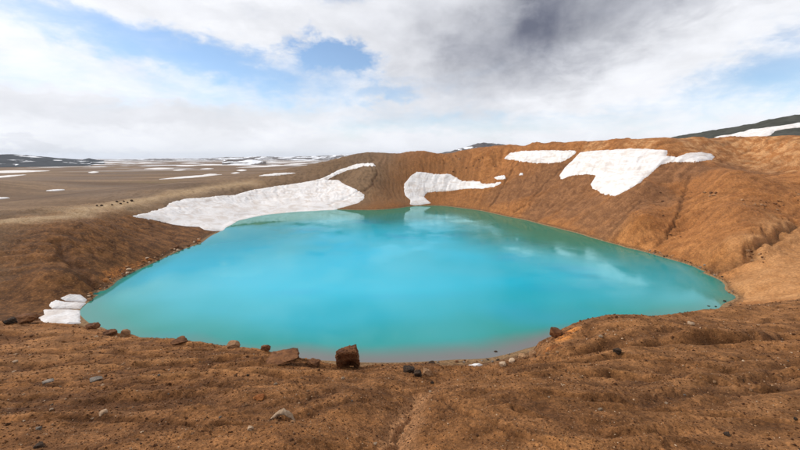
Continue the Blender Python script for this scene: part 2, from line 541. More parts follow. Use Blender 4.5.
class Polar:
    """height grid on (azimuth, distance) with lookup"""
    def __init__(self, az, r):
        self.az, self.r = az, r
        A, Q = np.meshgrid(az, r, indexing='ij')
        self.x = Q * np.sin(A); self.y = Q * np.cos(A)
        self.Z = None

    def h(self, x, y):
        a = np.arctan2(x, y); q = np.hypot(x, y)
        fa = np.clip(np.interp(a, self.az, np.arange(len(self.az))), 0, len(self.az) - 1.001)
        fr = np.clip(np.interp(q, self.r, np.arange(len(self.r))), 0, len(self.r) - 1.001)
        i = fa.astype(int); j = fr.astype(int); u = fa - i; v = fr - j
        Z = self.Z
        return (Z[i, j] * (1 - u) * (1 - v) + Z[i + 1, j] * u * (1 - v) + Z[i, j + 1] * (1 - u) * v + Z[i + 1, j + 1] * u * v)

    def hit(self, px, py, tmin=1.5):
        d = ray(px, py)
        hl = math.hypot(d[0], d[1])
        rr = self.r[self.r > tmin * hl]
        zz = self.h(rr * d[0] / hl, rr * d[1] / hl)
        ray_z = CAM_Z + d[2] * rr / hl
        k = np.where(ray_z < zz)[0]
        if not len(k):
            return None
        k = k[0]
        if k == 0:
            q = rr[0]
        else:
            a = ray_z[k - 1] - zz[k - 1]; b = zz[k] - ray_z[k]
            q = rr[k - 1] + (rr[k] - rr[k - 1]) * a / (a + b + 1e-12)
        x, y = q * d[0] / hl, q * d[1] / hl
        return x, y, float(self.h(np.array([x]), np.array([y]))[0]), q / hl

    def mesh(self, name, mask=None):
        na, nr = self.Z.shape
        co = np.stack([self.x, self.y, self.Z], -1).reshape(-1, 3)
        i = np.arange(na - 1)[:, None] * nr + np.arange(nr - 1)[None, :]
        f = np.stack([i, i + nr, i + nr + 1, i + 1], -1).reshape(-1, 4)[:, ::-1]
        return mesh_from(name, co, f)


def mesh_from(name, co, faces, smooth=True):
    co = np.ascontiguousarray(co, dtype=np.float32)
    faces = np.ascontiguousarray(faces, dtype=np.int32)
    k = faces.shape[1]
    me = bpy.data.meshes.new(name)
    me.vertices.add(len(co)); me.vertices.foreach_set('co', co.ravel())
    me.loops.add(faces.size); me.loops.foreach_set('vertex_index', faces.ravel())
    me.polygons.add(len(faces))
    me.polygons.foreach_set('loop_start', np.arange(0, faces.size, k, dtype=np.int32))
    me.polygons.foreach_set('loop_total', np.full(len(faces), k, dtype=np.int32))
    me.polygons.foreach_set('use_smooth', np.full(len(faces), smooth, dtype=bool))
    me.update(calc_edges=True)
    me.validate()
    return me


def add_attr(me, name, data):
    a = me.attributes.new(name, 'FLOAT_COLOR', 'POINT')
    d = np.ones((len(me.vertices), 4), dtype=np.float32)
    data = np.asarray(data)
    d[:, :data.shape[1]] = data
    a.data.foreach_set('color', d.ravel())


def link(name, me, mat=None, parent=None, **props):
    o = bpy.data.objects.new(name, me)
    col.objects.link(o)
    if mat and me is not None and not me.materials:
        me.materials.append(mat)
    if parent:
        o.parent = parent
    for k, v in props.items():
        o[k] = v
    return o


def material(name):
    m = bpy.data.materials.new(name)
    m.use_nodes = True
    return m, NT(m.node_tree)


# ------------------------------------------------------------------ ground mesh
az_f = np.linspace(R(-56), R(56), 780)
az_l = np.linspace(R(-180), R(-56), 70)[:-1]
az_r = np.linspace(R(56), R(180), 70)[1:]
AZ = np.concatenate([az_l, az_f, az_r])
RR = np.concatenate([[0.05, 0.6, 1.2, 1.8], np.geomspace(2.2, 15.5, 400)[:-1], np.geomspace(15.5, 26, 80)[:-1], np.geomspace(26, 85, 60)[:-1],
                     np.linspace(85, 440, 310)[:-1], np.geomspace(440, 1200, 50)[:-1], np.geomspace(1200, 30000, 50)])
G = Polar(AZ, RR)
z, z0, rill, crag, bed, clod, chan, pathm = [a.reshape(G.x.shape) for a in full_height(G.x.ravel(), G.y.ravel())]
z[-1] = z[0]                       # close the circle
G.Z = z
gme = G.mesh('ground')
xr, yr = G.x.ravel(), G.y.ravel()
rr = np.hypot(xr, yr)
rl = np.hypot(xr - LC[0], yr - LC[1])
azd = np.degrees(np.arctan2(xr, yr))
plain_m = sstep(0, 30, (rl - 150) - 40 * fbm(xr / 60, yr / 60, 3, 91)) * sstep(5, -6, azd + 4 * fbm(xr / 50, yr / 50, 2, 92)) * sstep(60, 120, rr)
# left slope of dark gravel, its shade also in the colour; orange tuff elsewhere
left_dark = sstep(-20, -95, xr + 30 * fbm(xr / 40, yr / 40, 3, 93)) * sstep(40, 90, rr) * sstep(330, 240, yr)
orange = sstep(20, 110, xr + 35 * fbm(xr / 50, yr / 50, 3, 94)) * sstep(60, 110, rr)
orange = np.maximum(orange, 0.45 * sstep(270, 330, yr))
wet = sstep(1.5, 0.25, z.ravel() + 0.5 * fbm(xr / 4, yr / 4, 3, 95)) * sstep(50, 70, rr)


def region(spots, seed, jitter=0.35):
    """soft patch of soil round points of the ground seen at the given pixels: (px, py, radius m)"""
    out = np.zeros(len(xr))
    for k, (px, py, rad_) in enumerate(spots):
        h = G.hit(px, py)
        q = np.hypot(xr - h[0], yr - h[1])
        m = q < rad_ * 2.2
        qq = q[m] / rad_ + jitter * fbm(xr[m] / (rad_ * 0.6), yr[m] / (rad_ * 0.6), 4, seed + k, 0.6)
        out[m] = np.maximum(out[m], sstep(1.25, 0.55, qq))
    return out


grey_brown = region([(520, 190, 22), (545, 180, 24), (560, 200, 22), (585, 205, 20), (600, 215, 16), (625, 205, 18), (500, 195, 16), (540, 212, 14), (575, 182, 18), (650, 195, 16), (665, 172, 16), (690, 168, 14), (610, 228, 10), (735, 168, 14), (765, 172, 12)], 700)
tan_slope = 0.9 * region([(785, 255, 16), (800, 270, 16), (770, 280, 12), (800, 240, 14), (760, 292, 9), (800, 290, 12), (790, 228, 8)], 720, 0.5)
pale_band = region([(700, 146, 20), (730, 150, 20), (760, 148, 20), (790, 155, 20), (745, 158, 14), (640, 144, 12), (595, 146, 10), (780, 163, 10)], 740, 0.5)
rust = 0.8 * region([(118, 278, 4.5), (124, 274, 4), (132, 269, 3.5), (112, 282, 3), (150, 261, 3), (143, 265, 2.5)], 780, 0.7)
rust = np.maximum(rust, 0)
rust += region([(567, 332, 0.45), (560, 339, 0.4), (552, 346, 0.3)], 760, 0.3)
strip_l = line_world([(0, 219), (40, 216), (80, 211), (130, 201), (170, 194), (200, 188.5), (250, 182.5)])
strip = np.exp(-(line_dist(xr + 6 * fbm(xr / 20, yr / 20, 3, 96), yr, strip_l) / 10.0) ** 2) * sstep(60, 100, rr)
track_l = line_world([(0, 202), (60, 195.5), (100, 190.5), (160, 184.2), (200, 181)])
track = np.exp(-(line_dist(xr + 3 * fbm(xr / 20, yr / 20, 3, 97), yr, track_l) / 4.5) ** 2) * sstep(60, 100, rr)
plain_m = np.maximum(plain_m, strip)
left_dark = left_dark * (1 - strip)
add_attr(gme, 'soil_d', np.stack([grey_brown, tan_slope, pale_band], -1))
add_attr(gme, 'soil_e', np.stack([rust, strip, track], -1))
add_attr(gme, 'soil_a', np.stack([plain_m, left_dark, orange], -1))
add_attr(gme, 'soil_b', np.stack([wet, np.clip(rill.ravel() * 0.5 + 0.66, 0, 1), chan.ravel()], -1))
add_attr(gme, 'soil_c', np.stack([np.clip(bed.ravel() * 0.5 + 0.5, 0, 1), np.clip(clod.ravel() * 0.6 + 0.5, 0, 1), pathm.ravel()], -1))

gm, N = material('volcanic_soil')
geo = N.n('ShaderNodeNewGeometry')
P = geo.outputs['Position']
sa = N.n('ShaderNodeSeparateColor', ins={0: N.n('ShaderNodeAttribute', attribute_name='soil_a').outputs['Color']}).outputs
sb = N.n('ShaderNodeSeparateColor', ins={0: N.n('ShaderNodeAttribute', attribute_name='soil_b').outputs['Color']}).outputs
sd_c = N.n('ShaderNodeSeparateColor', ins={0: N.n('ShaderNodeAttribute', attribute_name='soil_d').outputs['Color']}).outputs
se_c = N.n('ShaderNodeSeparateColor', ins={0: N.n('ShaderNodeAttribute', attribute_name='soil_e').outputs['Color']}).outputs
sc_ = N.n('ShaderNodeSeparateColor', ins={0: N.n('ShaderNodeAttribute', attribute_name='soil_c').outputs['Color']}).outputs
n_l = N.noise(P, 0.022, 6, 0.55, 0.5)
n_m = N.noise(P, 0.22, 8, 0.62, 0.4)
n_d = N.noise(P, 1.6, 9, 0.66, 0.2)
n_f = N.noise(P, 19.0, 6, 0.7)
n_g = N.noise(P, 60.0, 4, 0.7)
vor = N.n('ShaderNodeTexVoronoi', ins={'Vector': P, 'Scale': 38.0})
# foreground tephra: brown with lighter dusty and dark gravelly areas
c = N.mix(N.mapr(n_d, 0.34, 0.66), (0.150, 0.062, 0.021), (0.255, 0.114, 0.042))
c = N.mix(N.mapr(n_m, 0.48, 0.70, 0.0, 0.6), c, (0.30, 0.127, 0.041))
c = N.mix(N.mapr(n_l, 0.45, 0.7, 0.0, 0.35), c, (0.30, 0.155, 0.066))
n_k = N.noise(P, 0.75, 7, 0.66, 0.6)
c = N.mix(N.mapr(n_k, 0.50, 0.64, 0.0, 0.4), c, N.mix(N.mapr(n_f, 0.4, 0.6), (0.050, 0.022, 0.010), (0.135, 0.058, 0.022)))
c = N.mix(N.mapr(n_k, 0.42, 0.32, 0.0, 0.5), c, (0.33, 0.148, 0.050))
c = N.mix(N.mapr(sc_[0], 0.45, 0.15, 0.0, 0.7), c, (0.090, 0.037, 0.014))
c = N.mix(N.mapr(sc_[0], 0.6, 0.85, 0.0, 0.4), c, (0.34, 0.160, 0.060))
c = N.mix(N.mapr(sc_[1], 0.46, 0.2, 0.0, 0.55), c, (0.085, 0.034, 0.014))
# region colours
co_ = N.mix(N.mapr(n_m, 0.32, 0.68), (0.245, 0.092, 0.027), (0.40, 0.170, 0.056))
co_ = N.mix(N.mapr(n_l, 0.42, 0.62, 0.0, 0.6), co_, (0.28, 0.114, 0.039))
co_ = N.mix(N.m('MULTIPLY', sd_c[0], 0.85), co_, N.mix(N.mapr(n_m, 0.35, 0.65), (0.150, 0.070, 0.033), (0.255, 0.120, 0.054)))
co_ = N.mix(N.m('MULTIPLY', sd_c[2], 0.7), co_, N.mix(N.mapr(n_m, 0.42, 0.62), (0.36, 0.150, 0.050), (0.56, 0.315, 0.145)))
co_ = N.mix(N.mapr(n_d, 0.55, 0.75, 0.0, 0.3), co_, (0.44, 0.25, 0.11))
co_ = N.mix(N.mapr(n_d, 0.42, 0.28, 0.0, 0.6), co_, (0.12, 0.050, 0.020))
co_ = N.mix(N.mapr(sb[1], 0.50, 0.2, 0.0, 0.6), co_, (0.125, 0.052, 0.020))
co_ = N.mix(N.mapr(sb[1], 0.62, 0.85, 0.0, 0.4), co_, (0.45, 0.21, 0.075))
co_ = N.mix(N.m('MULTIPLY', sd_c[1], 0.8), co_, N.mix(N.mapr(n_m, 0.3, 0.7), (0.37, 0.175, 0.066), (0.47, 0.245, 0.105)))
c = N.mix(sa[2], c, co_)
cd = N.mix(N.mapr(n_m, 0.32, 0.68), (0.075, 0.031, 0.011), (0.225, 0.098, 0.033))
cd = N.mix(N.mapr(n_d, 0.52, 0.72, 0.0, 0.6), cd, (0.31, 0.15, 0.055))
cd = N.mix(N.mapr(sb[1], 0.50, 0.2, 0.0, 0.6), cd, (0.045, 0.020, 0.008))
c = N.mix(sa[1], c, cd)
c = N.mix(se_c[0], c, N.mix(N.mapr(n_d, 0.4, 0.6), (0.20, 0.072, 0.022), (0.47, 0.180, 0.045)))
stretch = N.n('ShaderNodeVectorMath', operation='MULTIPLY', ins={0: P, 1: (0.0035, 0.014, 0.01)}).outputs[0]
n_p = N.noise(stretch, 1.0, 6, 0.6, 0.3)
n_q = N.noise(N.n('ShaderNodeVectorMath', operation='MULTIPLY', ins={0: P, 1: (0.0012, 0.0045, 0.01)}).outputs[0], 1.0, 6, 0.6, 0.6)
cp = N.mix(N.mapr(n_p, 0.35, 0.65), (0.120, 0.070, 0.038), (0.240, 0.150, 0.084))
cp = N.mix(N.mapr(n_q, 0.5, 0.62, 0.0, 0.65), cp, (0.155, 0.108, 0.078))
cp = N.mix(N.mapr(n_q, 0.46, 0.36, 0.0, 0.5), cp, (0.170, 0.115, 0.045))
# far flats are blotched with lying snow too small and distant to stand apart
dist = N.n('ShaderNodeVectorMath', operation='LENGTH', ins={0: P}).outputs[1]
n_s = N.noise(N.n('ShaderNodeVectorMath', operation='MULTIPLY', ins={0: P, 1: (0.0022, 0.0030, 0.0)}).outputs[0], 1.0, 5, 0.6, 0.5)
snowf = N.m('MULTIPLY', N.mapr(n_s, 0.53, 0.58), N.mapr(dist, 1100.0, 2300.0))
cp = N.mix(N.mapr(n_m, 0.45, 0.65, 0.0, 0.55), cp, (0.085, 0.052, 0.030))
cp = N.mix(snowf, cp, (0.74, 0.75, 0.78))
cp = N.mix(N.m('MULTIPLY', se_c[1], 0.8), cp, N.mix(N.mapr(n_m, 0.35, 0.65), (0.34, 0.225, 0.120), (0.44, 0.31, 0.185)))
cp = N.mix(N.m('MULTIPLY', se_c[2], 0.75), cp, (0.080, 0.042, 0.022))
c = N.mix(sa[0], c, cp)
# darker erosion channels, damp shore, worn path
c = N.mix(N.m('MULTIPLY', sb[2], 0.62), c, (0.070, 0.030, 0.013))
c = N.mix(N.m('MULTIPLY', sb[0], 0.85), c, N.mix(N.mapr(n_d, 0.4, 0.6), (0.060, 0.030, 0.015), (0.150, 0.085, 0.042)))
zpos = N.n('ShaderNodeSeparateXYZ', ins={0: P}).outputs[2]
ring = N.m('MULTIPLY', N.mapr(zpos, 0.55, 0.25), N.mapr(dist, 60.0, 80.0))
c = N.mix(N.m('MULTIPLY', ring, 0.55), c, (0.30, 0.19, 0.095))
c = N.mix(N.m('MULTIPLY', sc_[2], 0.75), c, (0.36, 0.180, 0.082))
# gravel grains: each cell its own tone
grain = N.n('ShaderNodeSeparateColor', ins={0: vor.outputs['Color']}).outputs[0]
near_w = N.mapr(dist, 70.0, 22.0)
gcol = N.mapr(grain, 0.0, 1.0, 0.65, 1.35, smooth=False)
fine = N.m('MULTIPLY', gcol, N.mapr(n_f, 0.3, 0.7, 0.65, 1.35))
fine = N.m('MULTIPLY', fine, N.mapr(n_g, 0.3, 0.7, 0.75, 1.25))
fine = N.m('ADD', N.m('MULTIPLY', fine, near_w), N.m('SUBTRACT', 1.0, near_w))
vor2 = N.n('ShaderNodeTexVoronoi', ins={'Vector': N.n('ShaderNodeVectorMath', operation='ADD', ins={0: P, 1: N.n('ShaderNodeVectorMath', operation='SCALE', ins={0: N.noise(P, 9.0, 3, 0.6, out=1), 'Scale': 0.12}).outputs[0]}).outputs[0], 'Scale': 15.0})
spk = N.n('ShaderNodeSeparateColor', ins={0: vor2.outputs['Color']}).outputs
speck = N.m('MULTIPLY', N.mapr(spk[1], 0.62, 0.66), N.mapr(vor2.outputs['Distance'], 0.55, 0.25))
speck = N.m('MULTIPLY', speck, near_w)
fine = N.m('MULTIPLY', fine, N.m('SUBTRACT', 1.0, N.m('MULTIPLY', N.m('MULTIPLY', speck, N.mapr(n_d, 0.4, 0.65, 0.15, 1.0)), 0.5)))
mid = N.mapr(n_d, 0.3, 0.7, 0.72, 1.28)
fine = N.m('MULTIPLY', fine, mid)
c = N.mix(1.0, c, N.n('ShaderNodeCombineColor', ins={0: fine, 1: fine, 2: fine}).outputs[0], 'MULTIPLY')
hgt = N.m('ADD', N.m('MULTIPLY', n_f, 0.06), N.m('MULTIPLY', n_g, 0.016))
hgt = N.m('MULTIPLY', hgt, near_w)
hgt = N.m('ADD', hgt, N.m('MULTIPLY', N.m('MULTIPLY', n_d, N.m('SUBTRACT', 1.0, near_w)), 0.28))
bump = N.n('ShaderNodeBump', ins={'Strength': 0.9, 'Distance': 1.0, 'Height': hgt})
bs = N.n('ShaderNodeBsdfPrincipled', ins={'Base Color': c, 'Roughness': 0.95, 'Specular IOR Level': 0.15, 'Normal': bump.outputs[0]})
N.n('ShaderNodeOutputMaterial', ins={0: bs.outputs[0]})
ground = link('ground', gme, gm, kind='structure')

# ------------------------------------------------------------------ lake
ns, nk = 260, 70
ang = np.linspace(-math.pi, math.pi, ns, endpoint=False)
sa_ = np.arctan2(shore[:, 1] - LC[1], shore[:, 0] - LC[0])
sr_ = np.hypot(shore[:, 1] - LC[1], shore[:, 0] - LC[0])
o_ = np.argsort(sa_)
rad = np.interp(ang, np.concatenate([sa_[o_] - 2 * math.pi, sa_[o_], sa_[o_] + 2 * math.pi]), np.tile(sr_[o_], 3)) + 9.0
fr = 1 - (1 - np.linspace(0.0, 1, nk)) ** 1.6
fr[0] = 0.0
A, Fq = np.meshgrid(rad, fr, indexing='ij')
lx = LC[0] + A * Fq * np.cos(ang)[:, None]
ly = LC[1] + A * Fq * np.sin(ang)[:, None]
co = np.stack([lx, ly, np.zeros_like(lx)], -1).reshape(-1, 3)
ii = np.arange(ns)[:, None] * nk + np.arange(nk - 1)[None, :]
jj = ((np.arange(ns) + 1) % ns)[:, None] * nk + np.arange(nk - 1)[None, :]
faces = np.stack([ii, ii + 1, jj + 1, jj], -1).reshape(-1, 4)
lme = mesh_from('lake', co, faces)
depth = -G.h(lx.ravel(), ly.ravel())
edge = (A * (1 - Fq)).ravel()
add_attr(lme, 'depth', np.stack([np.clip(depth / 20, 0, 1), np.clip(depth / 1.8, 0, 1), np.clip(depth / 5, 0, 1)], -1))
green = sstep(125, 30, edge + 26 * fbm(lx.ravel() / 40, ly.ravel() / 40, 3, 99)) * sstep(110, 215, ly.ravel() + 0.12 * lx.ravel())  # far water greener and darker: wall reflection put into the body colour
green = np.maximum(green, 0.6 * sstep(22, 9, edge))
silty = np.maximum(sstep(-75, -25, lx.ravel()) * sstep(125, 100, ly.ravel()) * sstep(90, 55, lx.ravel()), 0.25)
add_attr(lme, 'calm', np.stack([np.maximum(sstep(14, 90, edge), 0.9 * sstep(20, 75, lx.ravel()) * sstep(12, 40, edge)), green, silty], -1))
lm, N = material('silty_lake_water')
geo = N.n('ShaderNodeNewGeometry')
P = geo.outputs['Position']
dp = N.n('ShaderNodeSeparateColor', ins={0: N.n('ShaderNodeAttribute', attribute_name='depth').outputs['Color']}).outputs
nw = N.noise(P, 0.02, 4, 0.5, 0.6)
body = N.mix(N.mapr(dp[2], 0.05, 0.9), (0.000, 0.235, 0.205), (0.000, 0.320, 0.390))
body = N.mix(N.mapr(dp[0], 0.15, 0.70), body, (0.000, 0.410, 0.565))
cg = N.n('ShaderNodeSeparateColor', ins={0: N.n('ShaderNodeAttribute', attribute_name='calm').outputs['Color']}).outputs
milk = N.noise(N.n('ShaderNodeVectorMath', operation='MULTIPLY', ins={0: P, 1: (1.0, 1.7, 1.0)}).outputs[0], 0.012, 2, 0.5, 0.3)
body = N.mix(N.mapr(milk, 0.44, 0.66, 0.0, 0.35), body, (0.050, 0.410, 0.540))
body = N.mix(N.mapr(milk, 0.46, 0.30, 0.0, 0.7), body, (0.000, 0.285, 0.500))
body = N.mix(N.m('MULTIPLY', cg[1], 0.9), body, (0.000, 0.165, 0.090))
silt = N.mapr(N.m('ADD', dp[1], N.m('MULTIPLY', N.m('SUBTRACT', nw, 0.5), 0.5)), 0.06, 0.62)
silt = N.m('SUBTRACT', 1.0, N.m('MULTIPLY', N.m('SUBTRACT', 1.0, silt), cg[2]))
body = N.mix(silt, (0.150, 0.132, 0.122), body)
rip = N.noise(N.n('ShaderNodeVectorMath', operation='MULTIPLY', ins={0: P, 1: (1.0, 1.6, 1.0)}).outputs[0], 0.9, 4, 0.6, 0.4)
rip2 = N.noise(P, 0.05, 3, 0.5)
calm = cg[0]
amp = N.m('MULTIPLY', N.mapr(rip2, 0.38, 0.62, 0.008, 0.060), N.mapr(calm, 0.0, 1.0, 0.08, 1.0, smooth=False))
bp = N.n('ShaderNodeBump', ins={'Strength': 1.0, 'Distance': 1.0, 'Height': N.m('MULTIPLY', rip, amp)})
df = N.n('ShaderNodeBsdfDiffuse', ins={'Color': body, 'Roughness': 0.0})
gl = N.n('ShaderNodeBsdfGlossy', ins={'Color': (0.70, 0.93, 1.0, 1.0), 'Roughness': 0.03, 'Normal': bp.outputs[0]})
fre = N.n('ShaderNodeFresnel', ins={'IOR': 1.62, 'Normal': bp.outputs[0]})
mx = N.n('ShaderNodeMixShader', ins={0: fre.outputs[0], 1: df.outputs[0], 2: gl.outputs[0]})
N.n('ShaderNodeOutputMaterial', ins={0: mx.outputs[0]})
link('lake', lme, lm, kind='structure')

# ------------------------------------------------------------------ hills beyond
def hill(name, prof, dist_, width, base, mat, seed, rough, n_az=220, n_r=60, label=None):
    azs = np.array([azel(*p)[0] for p in prof])
    hs = np.array([CAM_Z + ray(*p)[2] / math.hypot(*ray(*p)[:2]) * dist_ for p in prof])
    az = np.linspace(azs[0], azs[-1], n_az)
    r = np.linspace(dist_ - width, dist_ + width * 1.2, n_r)
    g = Polar(az, r)
    ridge = np.interp(az, azs, hs)
    k = np.ones(5) / 5
    ridge = np.convolve(np.pad(ridge, 2, mode='edge'), k, 'valid')
    dd = fbm(az * dist_ / (width * 0.8), np.zeros_like(az), 3, seed) * width * 0.35
    u = (r[None, :] - dist_ - dd[:, None]) / np.where(r[None, :] < dist_ + dd[:, None], width * 1.0, width * 1.2)
    pr = np.clip(1 - np.abs(u), 0, 1)
    pr = pr ** 1.15
    zz = base + (ridge[:, None] - base) * pr
    zz += fbm(g.x / (width * 0.25), g.y / (width * 0.25), 5, seed + 3, 0.55) * rough * np.clip(pr * 3, 0, 1) * np.clip(1.15 - pr, 0, 1)
    zz += fbm(g.x / (width * 0.12), g.y / (width * 0.12), 4, seed + 9, 0.55, ridged=True) * rough * 0.35 * np.clip(pr * 3, 0, 1)
    zz -= 3.0 * (pr <= 0.0)
    g.Z = zz
    return g, link(name, g.mesh(name), mat, kind='structure')


def hill_mat(name, c1, c2, snow, scale, sharp=0.03):
    m, N = material(name)
    P = N.n('ShaderNodeNewGeometry').outputs['Position']
    a = N.noise(P, scale, 8, 0.62, 0.4)
    b = N.noise(P, scale * 7, 6, 0.6)
    c = N.mix(N.mapr(a, 0.3, 0.7), c1, c2)
    f = N.mapr(b, 0.2, 0.8, 0.7, 1.3)
    c = N.mix(1.0, c, N.n('ShaderNodeCombineColor', ins={0: f, 1: f, 2: f}).outputs[0], 'MULTIPLY')
    if snow < 1:
        s = N.noise(N.n('ShaderNodeVectorMath', operation='MULTIPLY', ins={0: P, 1: (1.0, 0.6, 5.0)}).outputs[0], scale * 1.3, 7, 0.6, 0.6)
        c = N.mix(N.mapr(s, snow, snow + sharp), c, (0.78, 0.79, 0.82))
    bp = N.n('ShaderNodeBump', ins={'Strength': 0.7, 'Distance': 6.0, 'Height': a})
    bs = N.n('ShaderNodeBsdfPrincipled', ins={'Base Color': c, 'Roughness': 0.95, 'Specular IOR Level': 0.1, 'Normal': bp.outputs[0]})
    N.n('ShaderNodeOutputMaterial', ins={0: bs.outputs[0]})
    return m


m_lava = hill_mat('dark_lava_hill', (0.018, 0.022, 0.030), (0.040, 0.045, 0.052), 0.57, 0.006)
m_mount = hill_mat('dark_heath_mountain', (0.030, 0.032, 0.022), (0.062, 0.060, 0.048), 1.0, 0.012)
m_grey = hill_mat('grey_mountain', (0.070, 0.066, 0.070), (0.120, 0.105, 0.100), 0.60, 0.008)
m_far = hill_mat('far_brown_hill', (0.075, 0.060, 0.055), (0.13, 0.10, 0.085), 0.50, 0.003)
hill('hill', [(-260, 160), (-160, 156), (-80, 154.5), (0, 154.8), (14, 154.6), (26, 155.2), (38, 156.6), (52, 157.6), (64, 158.6), (76, 159.6), (90, 161)],
     2900, 620, 6.0, m_lava, 301, 9.0)
hill('hill', [(78, 161.5), (84, 159.4), (89, 158.2), (96, 159.8), (104, 160.5)], 3300, 300, 5.0, m_lava, 305, 4.0)
hill('hill', [(104, 160.5), (120, 158.9), (140, 159.2), (158, 158.4), (176, 158.2), (198, 158.6), (215, 158.0), (226, 157.0), (240, 157.2), (262, 156.4), (285, 157.0), (300, 156.6), (325, 155.8), (345, 154.5), (380, 155)],
     9500, 1500, 0.0, m_far, 309, 16.0)
hill('hill', [(222, 161.5), (227, 159.2), (234, 160.2), (243, 160.4), (252, 158.6), (259, 160.0), (266, 161.5)], 2600, 240, 6.0, m_far, 313, 4.0)
hill('mountain', [(425, 158), (440, 153.2), (451, 151.2), (462, 148.5), (470, 146), (477, 143.8), (483, 142.8), (494, 143.2), (505, 145), (520, 148), (545, 154)],
     2400, 420, 25.0, m_grey, 317, 16.0)
HG, _ = hill('mountain', [(600, 148), (640, 142.5), (670, 137.6), (682, 135.3), (703, 132.2), (725, 129.3), (750, 125.2), (775, 120.3), (800, 116.6), (850, 108), (920, 102), (1000, 112), (1150, 130)],
             1500, 620, 25.0, m_mount, 323, 14.0, n_az=320, n_r=110)

# ------------------------------------------------------------------ snow
sm, N = material('old_snow')
P = N.n('ShaderNodeNewGeometry').outputs['Position']
d1 = N.noise(N.n('ShaderNodeVectorMath', operation='MULTIPLY', ins={0: P, 1: (1.0, 1.0, 3.5)}).outputs[0], 0.10, 8, 0.62, 0.8)
d2 = N.noise(P, 0.9, 6, 0.6)
c = N.mix(N.mapr(d1, 0.42, 0.66, 0.0, 0.6), (0.72, 0.695, 0.685), (0.50, 0.415, 0.35))
c = N.mix(N.mapr(d2, 0.54, 0.72, 0.0, 0.5), c, (0.48, 0.385, 0.32))
bp = N.n('ShaderNodeBump', ins={'Strength': 0.4, 'Distance': 0.4, 'Height': d2})
bs = N.n('ShaderNodeBsdfPrincipled', ins={'Base Color': c, 'Roughness': 0.7, 'Specular IOR Level': 0.2, 'Normal': bp.outputs[0]})
N.n('ShaderNodeOutputMaterial', ins={0: bs.outputs[0]})


def snow(poly, label, thick=0.8, grid=G, n=110, ragged=0.03, group=None, tmin=1.5, floor_=None, edge=None):
    pts = []
    for a, b in zip(poly, poly[1:] + poly[:1]):
        L = max(2, int(math.hypot(b[0] - a[0], b[1] - a[1]) / 2.0))
        for s in range(L):
            h = grid.hit(a[0] + (b[0] - a[0]) * s / L, a[1] + (b[1] - a[1]) * s / L, tmin)
            if h is not None:
                pts.append(h[:2])
    if len(pts) < 4:
        print('SNOW MISS', label); return None
    V = np.array(pts)
    lo, hi = V.min(0), V.max(0)
    size = hi - lo
    # local frame: one axis across the view, one along it
    cen = (lo + hi) / 2
    e2 = cen / np.linalg.norm(cen); e1 = np.array([e2[1], -e2[0]])
    q = np.stack([(V - cen) @ e1, (V - cen) @ e2], -1)
    lo, hi = q.min(0), q.max(0)
    pad = 0.06 * (hi - lo) + 0.3
    lo -= pad; hi += pad
    span = hi - lo
    n1 = n; n2 = max(24, min(int(n * 1.3), int(n * span[1] / span[0])))
    g1 = np.linspace(lo[0], hi[0], n1); g2 = np.linspace(lo[1], hi[1], n2)
    U, T = np.meshgrid(g1, g2, indexing='ij')
    x = cen[0] + U * e1[0] + T * e2[0]; y = cen[1] + U * e1[1] + T * e2[1]
    # signed distance to outline
    B = np.roll(V, -1, axis=0)
    xf, yf = x.ravel(), y.ravel()
    best = np.full(len(xf), 1e9); inside = np.zeros(len(xf), bool)
    for a, b in zip(V, B):
        v = b - a
        s = np.clip(((xf - a[0]) * v[0] + (yf - a[1]) * v[1]) / (v @ v + 1e-9), 0, 1)
        best = np.minimum(best, np.hypot(xf - a[0] - s * v[0], yf - a[1] - s * v[1]))
        c_ = ((a[1] > yf) != (b[1] > yf)) & (xf < (b[0] - a[0]) * (yf - a[1]) / (b[1] - a[1] + 1e-12) + a[0])
        inside ^= c_
    sdv = np.where(inside, best, -best)
    S = math.sqrt(span[0] * span[1])
    sdv = sdv + fbm(xf / (S * 0.10), yf / (S * 0.10), 5, 401, 0.7) * S * ragged
    w = edge if edge else max(0.25, S * 0.03)
    th = np.where(sdv > 0, thick * (1 - np.exp(-sdv / w)), thick * sdv / w * 1.2)
    th = th + np.where(sdv > w, 1, 0) * (fbm(xf / (S * 0.12), yf / (S * 0.12), 4, 407) * thick * 0.35 + fbm(xf / 2.2, yf / 2.2, 3, 408, 0.6) * min(thick, 1.0) * 0.08)
    zz = grid.h(xf, yf)
    if floor_ is not None:
        zz = np.maximum(zz, floor_)
    zz = zz + th
    step = max(span[0] / n1, span[1] / n2)
    ok = (sdv > -1.6 * step - 0.3 * w).reshape(n1, n2)
    quad = ok[:-1, :-1] & ok[1:, :-1] & ok[1:, 1:] & ok[:-1, 1:]
    i = np.arange(n1 - 1)[:, None] * n2 + np.arange(n2 - 1)[None, :]
    f = np.stack([i, i + n2, i + n2 + 1, i + 1], -1)[quad]
    used = np.unique(f)
    if not len(used):
        print('SNOW EMPTY', label); return None
    remap = np.full(n1 * n2, -1); remap[used] = np.arange(len(used))
    co = np.stack([xf, yf, zz], -1)[used]
    org = co.mean(0); org[2] = co[:, 2].min()
    o = link('snow_patch', mesh_from('snow_patch', co - org, remap[f]), sm, label=label, category='snow patch')
    o.location = org
    if group:
        o['group'] = group
    return o


